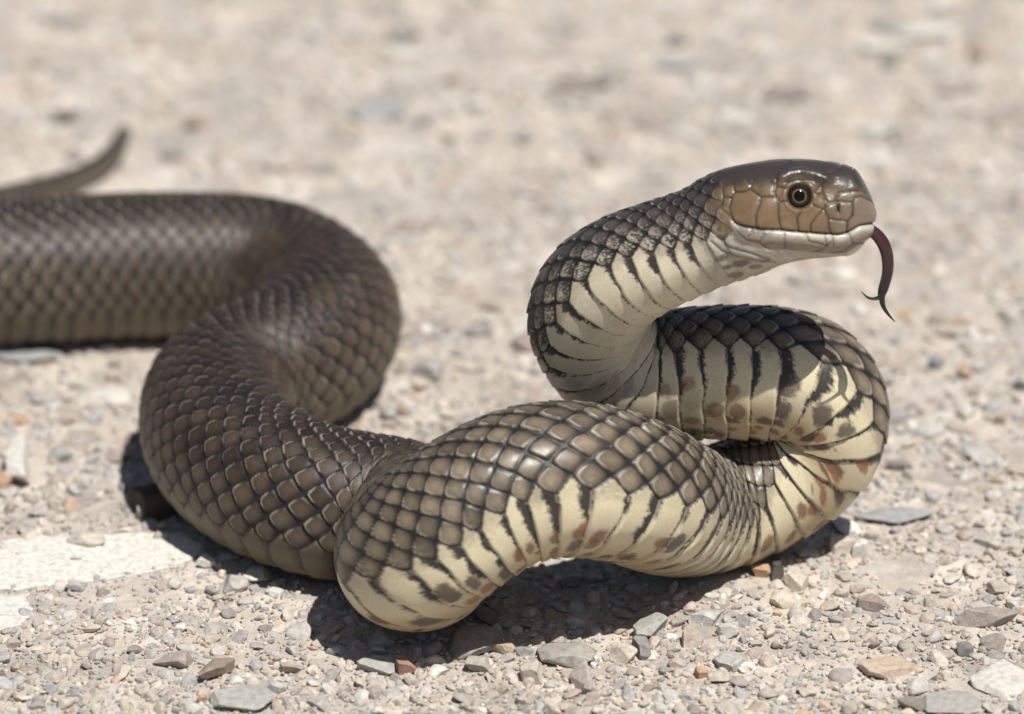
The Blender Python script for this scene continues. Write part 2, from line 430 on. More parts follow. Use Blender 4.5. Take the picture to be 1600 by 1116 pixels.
# ventral cream with dark leading edges and brown blotches
cream = mix(np.array([.66, .585, .40]), np.array([.66, .59, .44]), neckd)
cream = mix(cream, np.array([.40, .30, .17]), sm(rowf, 10.8, 13.8) * (1 - neckd) * 0.75)  # the underside's shading, put into the cream as a brown tint
cream = cream * (0.9 + 0.2 * n1)[..., None]
cream = mix(cream, np.array([.155, .125, .085]), rear * (0.62 + 0.38 * (1 - sm(rowf, 10.5, 12.5))))
su = hash1(UI, np.sign(RI), 21)
edge = du_v + 0.5                                                             # 0 at the covered, head-side edge
reach = 9.2 + 2.7 * su
wid = (0.13 + 0.22 * hash1(UI, np.sign(RI), 5)) * (1 - sm(rowf, reach - 1.2, reach + 0.6)) + 0.03 * (1 - sm(rowf, 11, 13))
wid = wid * (0.55 + 0.9 * fbm(ug * 2.2, tg * 1.3, 6.0, 2)) + 0.13 * np.exp(-((rowf - 10.2 - 1.2 * su) / 0.75) ** 2) * (su > 0.3)
wid = wid * sm(fbm(ug * 1.7 + 9, tg * 0.9, 15.0, 2), 0.16, 0.36)
wid = wid * (1 - 0.75 * neckd * sm(rowf, 9.6, 11))
dk = 1 - sm(edge + 0.14 * (n3 - 0.5) + 0.16 * (n2 - 0.5), wid * 0.75, wid + 0.07)
cap_dark = (1 - sm(E + 0.30 * (n3 - 0.5) + 0.2 * (n1 - 0.5), 0.10, 0.42)) * (1 - sm(rowf, 9.6, 10.4))
cream = mix(cream, np.array([.25, .20, .15]), (1 - sm(rowf + 0.8 * (n2 - 0.5), 8.6, 9.7)) * (0.15 + 0.65 * hash1(UI, np.sign(RI), 55)) * (1 - rear))
line = (1 - sm(edge, 0.0, 0.05)) * 0.75 * (1 - 0.5 * sm(rowf, 12.0, 13.5)) * (1 - 0.5 * neckd)
dark = np.array([.020, .015, .018])
vcol = mix(cream, dark, np.clip(np.maximum(dk, cap_dark) * (1 - 0.55 * rear), 0, 1) * 0.96)
vcol = mix(vcol, dark, line)
for k, (c0, rr) in enumerate(((11.3, .9), (12.9, .8), (13.9, .5))):
    ha = hash1(UI, np.sign(RI) * 3 + k, 31); hb = hash1(UI, np.sign(RI) * 3 + k, 37); hc = hash1(UI, np.sign(RI) * 3 + k, 41)
    cx = np.where(hash1(UI, k, 77) > 0.45, -0.42 + 0.2 * ha, (ha - 0.5) * 0.4); cy = c0 + (hb - 0.5) * 1.1
    d = np.hypot((du_v - cx) / (0.22 + 0.2 * hc), (rowf - cy) / (rr * (0.55 + 0.5 * ha)))
    ms = (1 - sm(d + 0.9 * (n1 - 0.5) + 0.5 * (n2 - 0.5), 0.65, 1.15)) * (hc > np.where(rowf > 12.2, 0.22, 0.40)) * (1 - neckd * 0.93)
    bc = mix(np.array([.25, .115, .058]), np.array([.06, .036, .034]), sm(ha, 0.35, 0.75))
    vcol = np.where(ms[..., None] > 0, mix(vcol, bc, ms * 0.85 * (1 - 0.6 * rear)), vcol)
edge_l = sm(du_v, 0.44, 0.49) * (1 - rear)
vcol = mix(vcol, np.array([.42, .38, .33]), edge_l * 0.5 * (1 - sm(rowf, 12, 13.5)))
COL = np.where(vent[..., None], vcol, dcol)

# head colours
hr = fbm(hx * 0.09, hy * 0.05, 2.0, 3)
tan_ = mix(np.array([.245, .163, .090]), np.array([.155, .105, .062]), hr)
tan_ = tan_ * (0.86 + 0.28 * hash1(np.floor(hx / 23), np.floor(hy / 19), 2))[..., None] ** 0.35
streak = 0.5 + 0.5 * np.sin(hx * 0.11 + hy * 0.42 + 5 * fbm(hx * .03, hy * .05, 1.0, 2))
tan_ = tan_ * (0.90 + 0.14 * streak * sm(hy, 318, 345) * (1 - sm(hx, 1220, 1250)))[..., None]
grey = np.array([.20, .165, .13])
tan_ = mix(tan_, grey, sm(hx, 1285, 1340) * 0.6)
ctop = np.cos(TH)[None, :] * np.ones((h1, 1))
topd = sm(ctop + 0.18 * (hr - 0.5), 0.42, 0.72)
tan_ = tan_ * (1 - 0.28 * (1 - sm(hy, 275, 318)))[..., None]
hc_ = mix(tan_, np.array([.040, .034, .034]), topd * 0.92)
lip = np.array([.50, .46, .38]); chin = np.array([.255, .21, .165])
lowc = mix(lip, chin, sm(hy - myl + 5 * (hr - 0.5), 5, 12)); lowc = lowc * (0.88 + 0.24 * hr)[..., None]
isl = sm(hy - myl, -0.4, 0.8) * inm
lipd = sm(hx, 1150, 1158) * (1 - sm(hx, 1195, 1215)) * (1 - sm(hy - myl, 6, 14)) * sm(fbm(hx * .14, hy * .18, 7.0, 2), 0.45, 0.6)
lowc = mix(lowc, np.array([.10, .09, .09]), lipd * 0.7)
hc_ = mix(hc_, lowc, isl)
gro = np.maximum(gd(Dp, 1.35) * sidew, gd(Dc, 1.2) * topw) * 0.92
hc_ = mix(hc_, np.array([.032, .024, .020]), gro * (1 - 0.35 * isl))
hc_ = mix(hc_, np.array([.016, .012, .012]), gd(Dm, 1.5) * inm * 0.95)
hc_ = mix(hc_, np.array([.012, .010, .010]), np.exp(-Dn ** 4))
hc_ = mix(hc_, np.array([.010, .007, .006]), np.exp(-(De / 20.0) ** 10))
# throat: grey-cream with a few brown flecks
thr = mix(np.array([.36, .32, .27]), np.array([.52, .48, .40]), fbm(hx * .06, hy * .09, 3.0, 3))
fl = 0
for (fx, fy, fa, fb_) in [(1158, 411, 15, 6), (1150, 428, 14, 5), (1128, 402, 9, 6), (1180, 416, 12, 4), (1135, 416, 8, 4), (1196, 408, 9, 3)]:
    q = np.hypot((hx - fx + 0.9 * (hy - fy)) / fa, (hy - fy) / fb_)
    fl = np.maximum(fl, 1 - sm(q + 0.5 * (hr - 0.5), 0.7, 1.15))
thr = mix(thr, np.array([.115, .078, .060]), fl * 0.85)
thr = mix(thr, np.array([.07, .055, .045]), gd(Dj, 1.5) * 0.7)
throat = np.clip(vent[:h1] * sm(hx, 1080, 1112), 0, 1) * (1 - inm * (hy < myl + 30))
sides_small = sm(hx, 1095, 1135)
hb_ = np.clip(hw * (1 - throat), 0, 1) * sm(hx + 0.25 * (380 - hy), 1122, 1150)
out = COL[:h1].copy()
out = mix(out, thr, throat * 0.9)
brownish = mix(out, tan_ * np.array([.8, .8, .85]) , (1 - vent[:h1]) * sm(hx, 1085, 1140) * sm(E[:h1], .1, .3) * 0.75 * (1 - topd))
out = mix(brownish, hc_, hb_ * np.where(vent[:h1], np.clip(isl + sm(hx, 1200, 1222), 0, 1), 1))
COL[:h1] = np.clip(out, 0.004, 1)
# dust on the lower flanks where the body lies in the grit
zz = V[..., 2] / U
dust = (1 - sm(zz, 6, 46)) * rear * sm(fbm(ug * 2.5, tg * 1.6, 12.0, 3), 0.40, 0.62)
COL = mix(COL, np.array([.36, .31, .26]), dust * 0.5)

i = np.arange(NS - 1)[:, None]; j = np.arange(NV)[None, :]; j2 = (j + 1) % NV
FQ = np.stack([i * NV + j, i * NV + j2, (i + 1) * NV + j2, (i + 1) * NV + j], -1).reshape(-1, 4)
if np.sum(np.cross(V[50, 1] - V[50, 0], V[51, 0] - V[50, 0]) * N[50, 0]) < 0: FQ = FQ[:, ::-1]

m = NM('snake_skin', 0.45, 0.45)
ca = m.n('ShaderNodeAttribute', attribute_name='col')
tc = m.n('ShaderNodeTexCoord')
nz = m.n('ShaderNodeTexNoise', Scale=2600.0, Detail=3.0); m.l(tc.outputs['Object'], nz.inputs['Vector'])
nz2 = m.n('ShaderNodeTexNoise', Scale=420.0, Detail=4.0); m.l(tc.outputs['Object'], nz2.inputs['Vector'])
spk = m.ramp(nz.outputs['Fac'], [(0.30, (.84, .84, .84)), (0.62, (1.06, 1.06, 1.05))])
c1 = m.mixc('MULTIPLY', 0.8, ca.outputs['Color'], spk)
m.l(c1, m.b.inputs['Base Color'])
rr_ = m.ramp(nz2.outputs['Fac'], [(0.3, (0, 0, 0)), (0.7, (.16, .16, .16))]); ra_ = m.n('ShaderNodeMath', operation='MULTIPLY_ADD'); m.l(rr_, ra_.inputs[0]); ra_.inputs[1].default_value = 0.5; m.l(ca.outputs['Alpha'], ra_.inputs[2]); m.l(ra_.outputs[0], m.b.inputs['Roughness'])
bp = m.n('ShaderNodeBump', Strength=0.25, Distance=0.00006); m.l(nz.outputs['Fac'], bp.inputs['Height']); m.l(bp.outputs[0], m.b.inputs['Normal'])
m.b.inputs['Subsurface Weight'].default_value = 0.0
SKIN = m.m

GL = np.where(vent, 0.42, 0.34) + 0.12 * (n2 - 0.5) + 0.12 * (1 - vent) * seam
GL = GL + 0.12 * rear
GL[:h1] = GL[:h1] * (1 - hw) + (0.27 + 0.14 * (hr - 0.5)) * hw
snake = link(bpy.data.objects.new('snake', None)); snake.empty_display_size = 0.02
base_pt = C[int(np.searchsorted(S, S_ARCH))]
snake.location = (base_pt[0], base_pt[1], 0.0)
tag(snake, 'dark brown snake with cream spotted belly, coiled on gravel with raised head and flicking tongue', 'snake')
OFS = np.array([base_pt[0], base_pt[1], 0.0])
part('body', mesh_np('body', V.reshape(-1, 3) - OFS, FQ, COL.reshape(-1, 3), True, GL.ravel()), SKIN, snake)

# eyes
m = NM('eye', 0.05, 0.25)
tc = m.n('ShaderNodeTexCoord'); sp = m.n('ShaderNodeSeparateXYZ'); m.l(tc.outputs['Object'], sp.inputs[0])
cx_ = m.n('ShaderNodeCombineXYZ'); m.l(sp.outputs[0], cx_.inputs[0]); m.l(sp.outputs[1], cx_.inputs[1])
ln = m.n('ShaderNodeVectorMath', operation='LENGTH'); m.l(cx_.outputs[0], ln.inputs[0])
mr = m.n('ShaderNodeMath', operation='MULTIPLY'); mr.inputs[1].default_value = 1 / (ER * U); m.l(ln.outputs['Value'], mr.inputs[0])
c = m.ramp(mr.outputs[0], [(0.0, (.003, .003, .003)), (0.455, (.003, .003, .003)), (0.47, (.38, .27, .13)), (0.49, (.32, .22, .10)), (0.51, (.022, .012, .009)), (1.0, (.010, .006, .005))])
m.l(c, m.b.inputs['Base Color']); m.b.inputs['Coat Weight'].default_value = 0.15; m.b.inputs['Coat Roughness'].default_value = 0.02
EYE = m.m
def uvsphere(r, nu=40, nvv=24, sz=1.0):
    a = np.linspace(0, np.pi, nvv + 1)[:, None]; b = np.linspace(0, 2 * np.pi, nu, endpoint=False)[None, :]
    X = np.stack([np.sin(a) * np.cos(b) * r, np.sin(a) * np.sin(b) * r, np.cos(a) * np.ones_like(b) * r * sz], -1).reshape(-1, 3)
    ii = np.arange(nvv)[:, None]; jj = np.arange(nu)[None, :]
    Fq = np.stack([ii * nu + jj, (ii + 1) * nu + jj, (ii + 1) * nu + (jj + 1) % nu, ii * nu + (jj + 1) % nu], -1).reshape(-1, 4)
    return X, Fq
eyeme = mesh_np('eye', *uvsphere(ER * U, sz=0.8)); eyeme.materials.append(EYE)
k = np.argmin(np.where(side[None, :] > 0, De + 1e3 * (hw < 0.5), 1e6)); ks, kv = divmod(int(k), NV)
for sd in (1, -1):
    kv2 = kv if sd == 1 else (-kv) % NV
    nrm = N[ks, kv2] * 1.0
    lat_ = LA[ks] * cl * sd
    ax = lat_ * 0.93 + T[ks] * (-0.16) + DO[ks] * 0.16; ax /= np.linalg.norm(ax)
    pos = B0[ks, kv2] - ax * (ER * 0.52 * U)
    e = part('eye', eyeme, EYE, snake); e.location = pos - OFS; e.rotation_euler = Vector(ax).to_track_quat('Z', 'Y').to_euler()

# tongue: one stem that splits into two tines
def tube(P, R, ns=14, fl=1.0):
    P = np.array(P, float); R = np.array(R, float); n = len(P)
    Tt = np.gradient(P, axis=0); Tt /= np.linalg.norm(Tt, axis=1)[:, None]
    A = np.cross(Tt, np.array([0, 1.0, 0.2])); A /= np.linalg.norm(A, axis=1)[:, None]; Bv = np.cross(Tt, A)
    a = np.linspace(0, 2 * np.pi, ns, endpoint=False)
    X = P[:, None] + R[:, None, None] * (A[:, None] * np.cos(a)[None, :, None] + fl * Bv[:, None] * np.sin(a)[None, :, None])
    ii = np.arange(n - 1)[:, None]; jj = np.arange(ns)[None, :]
    Fq = np.stack([ii * ns + jj, ii * ns + (jj + 1) % ns, (ii + 1) * ns + (jj + 1) % ns, (ii + 1) * ns + jj], -1).reshape(-1, 4)
    X[0] = P[0]; X[-1] = P[-1]
    return X.reshape(-1, 3), Fq
def curve3(pl, n):
    q = np.array([at_y(x, y, d * U) for x, y, d, r in pl]); r = np.array([[p[3]] for p in pl], float)
    t = np.concatenate([[0], np.cumsum(np.linalg.norm(np.diff(q, axis=0), axis=1))]); tq = np.linspace(0, t[-1], n)
    return nat_spline(t, q, tq), pchip(t, r, tq)[:, 0] * U
ty = 20
stem = curve3([(1312, 355, ty, 8.5), (1336, 355, ty - 6, 9.0), (1362, 361, ty - 2, 9.5), (1379, 379, ty - 5, 9.8), (1387, 405, ty - 8, 9.5), (1386, 430, ty - 10, 9.2), (1380, 452, ty - 11, 8.5), (1376, 466, ty - 12, 5.5)], 60)
t1 = curve3([(1379, 452, ty - 11, 5.5), (1375, 463, ty - 13, 4.2), (1366, 467, ty - 22, 3.0), (1356, 465, ty - 32, 2.0), (1345, 455, ty - 40, 0.5)], 30)
t2 = curve3([(1380, 452, ty - 11, 5.5), (1378, 466, ty - 11, 4.4), (1380, 478, ty - 10, 3.4), (1387, 490, ty - 8, 2.4), (1399, 504, ty - 6, 0.5)], 30)
vs, fs, o = [], [], 0
for c_, r_ in (stem, t1, t2):
    a, b = tube(c_, r_ * np.interp(np.arange(len(r_)), [0, 25, 45], [1.1, 1.05, 0.92]), 16, 0.6); vs.append(a); fs.append(b + o); o += len(a)
m = NM('tongue', 0.22, 0.5)
m.b.inputs['Base Color'].default_value = (.030, .012, .014, 1); m.b.inputs['Coat Weight'].default_value = 0.3
tz = m.n('ShaderNodeTexCoord'); gx = m.n('ShaderNodeSeparateXYZ'); m.l(tz.outputs['Generated'], gx.inputs[0])
m.l(m.ramp(gx.outputs[2], [(0.35, (.007, .004, .005)), (0.95, (.062, .020, .026))]), m.b.inputs['Base Color'])
part('tongue', mesh_np('tongue', np.concatenate(vs) - OFS, np.concatenate(fs)), m.m, snake)

# ------------------------------------------------------------------ ground: one sheet, fine where the camera looks, reaching far beyond
def axis(a, b, step, far):
    mid = np.arange(a, b + step / 2, step); g = []
    d = step; x = b
    while x < far: d *= 1.22; x += d; g.append(x)
    h = []; d = step; x = a
    while x > -far: d *= 1.22; x -= d; h.append(x)
    return np.concatenate([h[::-1], mid, g])
gx = axis(-0.165, 0.165, 0.00125, 40.0); gy = axis(-0.075, 0.40, 0.00135, 40.0)
def ground_z(x, y):
    f = fbm(x * 90, y * 90, 1.0, 2) - 0.5
    g = fbm(x * 420, y * 420, 4.0, 3) - 0.5
    k = np.exp(-((np.abs(x) / 0.4) ** 2 + ((y - 0.15) / 0.5) ** 2))
    return (0.0012 * f + 0.0011 * g) * k - 0.0006
GX, GY = np.meshgrid(gx, gy)
GV = np.stack([GX, GY, ground_z(GX, GY)], -1).reshape(-1, 3)
nx, ny = len(gx), len(gy)
ii = np.arange(ny - 1)[:, None]; jj = np.arange(nx - 1)[None, :]
GF = np.stack([ii * nx + jj, ii * nx + jj + 1, (ii + 1) * nx + jj + 1, (ii + 1) * nx + jj], -1).reshape(-1, 4)

m = NM('grit', 0.92, 0.25)
tc = m.n('ShaderNodeTexCoord'); ob = tc.outputs['Object']
v1 = m.n('ShaderNodeTexVoronoi', Scale=330.0, Randomness=1.0); m.l(ob, v1.inputs['Vector'])
v2 = m.n('ShaderNodeTexVoronoi', Scale=900.0, Randomness=1.0); m.l(ob, v2.inputs['Vector'])
n1_ = m.n('ShaderNodeTexNoise', Scale=55.0, Detail=5.0); m.l(ob, n1_.inputs['Vector'])
n2_ = m.n('ShaderNodeTexNoise', Scale=2200.0, Detail=3.0); m.l(ob, n2_.inputs['Vector'])
stops = [(0.0, (.40, .35, .30)), (0.16, (.47, .41, .345)), (0.30, (.36, .325, .29)), (0.42, (.52, .46, .39)), (0.55, (.45, .375, .30)), (0.66, (.57, .53, .47)), (0.76, (.33, .31, .29)), (0.84, (.46, .36, .28)), (0.92, (.50, .45, .39)), (1.0, (.40, .37, .34))]
stops = [(p, tuple(k_ * (1.02 * (0.55 * a + 0.45 * b) + 0.045) for a, b, k_ in zip(c_, (.50, .445, .385), (1.0, 1.025, 1.05)))) for p, c_ in stops]
sx = m.n('ShaderNodeSeparateColor'); m.l(v1.outputs['Color'], sx.inputs[0]); ca1 = m.ramp(sx.outputs[0], stops)
sx2 = m.n('ShaderNodeSeparateColor'); m.l(v2.outputs['Color'], sx2.inputs[0]); ca2 = m.ramp(sx2.outputs[1], stops)
mixed = m.mixc('MIX', 0.5, ca1, ca2)
big = m.ramp(n1_.outputs['Fac'], [(0.35, (.86, .84, .82)), (0.65, (1.10, 1.10, 1.10))])
v3 = m.n('ShaderNodeTexVoronoi', Scale=95.0, Randomness=1.0); m.l(ob, v3.inputs['Vector'])
sx3 = m.n('ShaderNodeSeparateColor'); m.l(v3.outputs['Color'], sx3.inputs[0])
mixed = m.mixc('MULTIPLY', 0.8, mixed, m.ramp(sx3.outputs[0], [(0.0, (.70, .69, .70)), (0.2, (.92, .89, .87)), (0.5, (1.0, 1.0, 1.0)), (0.75, (1.06, 1.01, .95)), (1.0, (1.25, 1.26, 1.27))]))
c = m.mixc('MULTIPLY', 1.0, mixed, big)
c = m.mixc('MULTIPLY', 0.5, c, m.ramp(n2_.outputs['Fac'], [(0.3, (.72, .72, .72)), (0.7, (1.15, 1.15, 1.15))]))
m.l(c, m.b.inputs['Base Color'])
ad = m.n('ShaderNodeMath', operation='MULTIPLY_ADD'); m.l(v1.outputs['Distance'], ad.inputs[0]); ad.inputs[1].default_value = -0.6; m.l(n2_.outputs['Fac'], ad.inputs[2])
bp = m.n('ShaderNodeBump', Strength=0.75, Distance=0.0005); m.l(ad.outputs[0], bp.inputs['Height']); m.l(bp.outputs[0], m.b.inputs['Normal'])
ground = tag(part('ground', mesh_np('ground', GV, GF), m.m), kind='structure')

# ------------------------------------------------------------------ stones
def icosphere(sub):
    t = (1 + 5 ** .5) / 2
    v = [(-1, t, 0), (1, t, 0), (-1, -t, 0), (1, -t, 0), (0, -1, t), (0, 1, t), (0, -1, -t), (0, 1, -t), (t, 0, -1), (t, 0, 1), (-t, 0, -1), (-t, 0, 1)]
    f = [(0, 11, 5), (0, 5, 1), (0, 1, 7), (0, 7, 10), (0, 10, 11), (1, 5, 9), (5, 11, 4), (11, 10, 2), (10, 7, 6), (7, 1, 8), (3, 9, 4), (3, 4, 2), (3, 2, 6), (3, 6, 8), (3, 8, 9), (4, 9, 5), (2, 4, 11), (6, 2, 10), (8, 6, 7), (9, 8, 1)]
    v = [np.array(a, float) / np.linalg.norm(a) for a in v]
    for _ in range(sub):
        cache = {}; nf = []
        def mid(a, b):
            k = (min(a, b), max(a, b))
            if k not in cache:
                q = v[a] + v[b]; v.append(q / np.linalg.norm(q)); cache[k] = len(v) - 1
            return cache[k]
        for a, b, c_ in f:
            ab, bc, ca_ = mid(a, b), mid(b, c_), mid(c_, a)
            nf += [(a, ab, ca_), (b, bc, ab), (c_, ca_, bc), (ab, bc, ca_)]
        f = nf
    return np.array(v), np.array(f)
ICO = [icosphere(k) for k in range(4)]
def rock(sub, seed, cuts=9, lump=0.18, lo=0.62, hi=0.95):
    r = np.random.default_rng(seed); v, f = ICO[sub]; v = v.copy()
    if lump: v = v * (1 + lump * (fbm(v[:, 0] * 2 + seed, v[:, 1] * 2 + 3 * seed, v[:, 2] * 2, 2) - 0.5) * 2)[:, None]
    for k in range(cuts):                                       # broken faces: flatten everything beyond a random plane
        n = r.normal(size=3); n /= np.linalg.norm(n); d = r.uniform(lo, hi)
        q = v @ n; v = v - n[None, :] * np.clip(q - d, 0, None)[:, None]
    if sub >= 2: v = v * (1 + 0.05 * (fbm(v[:, 0] * 5 + seed, v[:, 1] * 5, v[:, 2] * 5, 2) - 0.5))[:, None]
    return v, f
def stone_material(name, obj_colour):
    m = NM(name, 0.85, 0.3)
    tc = m.n('ShaderNodeTexCoord'); ge = m.n('ShaderNodeNewGeometry')
    src = m.n('ShaderNodeObjectInfo').outputs['Color'] if obj_colour else m.n('ShaderNodeAttribute', attribute_name='col').outputs['Color']
    a = m.n('ShaderNodeTexNoise', Scale=700.0, Detail=5.0); m.l(ge.outputs['Position'], a.inputs['Vector'])
    b = m.n('ShaderNodeTexNoise', Scale=3200.0, Detail=3.0); m.l(ge.outputs['Position'], b.inputs['Vector'])
    c = m.mixc('MULTIPLY', 0.85, src, m.ramp(a.outputs['Fac'], [(0.3, (.74, .73, .72)), (0.5, (1, 1, 1)), (0.72, (1.2, 1.19, 1.17))]))
    c = m.mixc('MULTIPLY', 0.5, c, m.ramp(b.outputs['Fac'], [(0.35, (.7, .7, .7)), (0.65, (1.15, 1.15, 1.15))]))
    m.l(c, m.b.inputs['Base Color'])
    ad = m.n('ShaderNodeMath', operation='ADD'); m.l(a.outputs['Fac'], ad.inputs[0]); m.l(b.outputs['Fac'], ad.inputs[1])
    bp = m.n('ShaderNodeBump', Strength=0.6, Distance=0.0003); m.l(ad.outputs[0], bp.inputs['Height']); m.l(bp.outputs[0], m.b.inputs['Normal'])
    return m.m
STONE = stone_material('stone', True); GRAVEL = stone_material('gravel', False)
PAL = np.array([(.50, .43, .355), (.47, .375, .295), (.42, .385, .345), (.36, .345, .33), (.33, .335, .345), (.66, .62, .55), (.30, .235, .20), (.50, .30, .17), (.17, .145, .135), (.55, .46, .36), (.40, .29, .24)])
PAL = PAL * 0.62 + np.array([.50, .45, .395]) * 0.43
PAL = PAL * np.array([1.0, 1.02, 1.045])
PW = np.array([20, 15, 16, 12, 8, 10, 5, 2.5, 2.5, 14, 5]); PW = PW / PW.sum()
# plan footprint of the snake, so that no stone pokes into it
foot = (S > S_HEAD + 200) & (np.arange(NS) % 6 == 0)
FC = C[foot]; FR = RV[foot] * U
def clear(x, y, h, rad):
    d = np.hypot(FC[None, :, 0] - np.asarray(x)[:, None], FC[None, :, 1] - np.asarray(y)[:, None]) - np.asarray(rad)[:, None]
    z = FC[None, :, 2] - np.sqrt(np.clip(FR[None, :] ** 2 - np.clip(d, 0, None) ** 2, 0, None))
    hit = (d < FR[None, :]) & (z < np.asarray(h)[:, None])
    return ~hit.any(1)

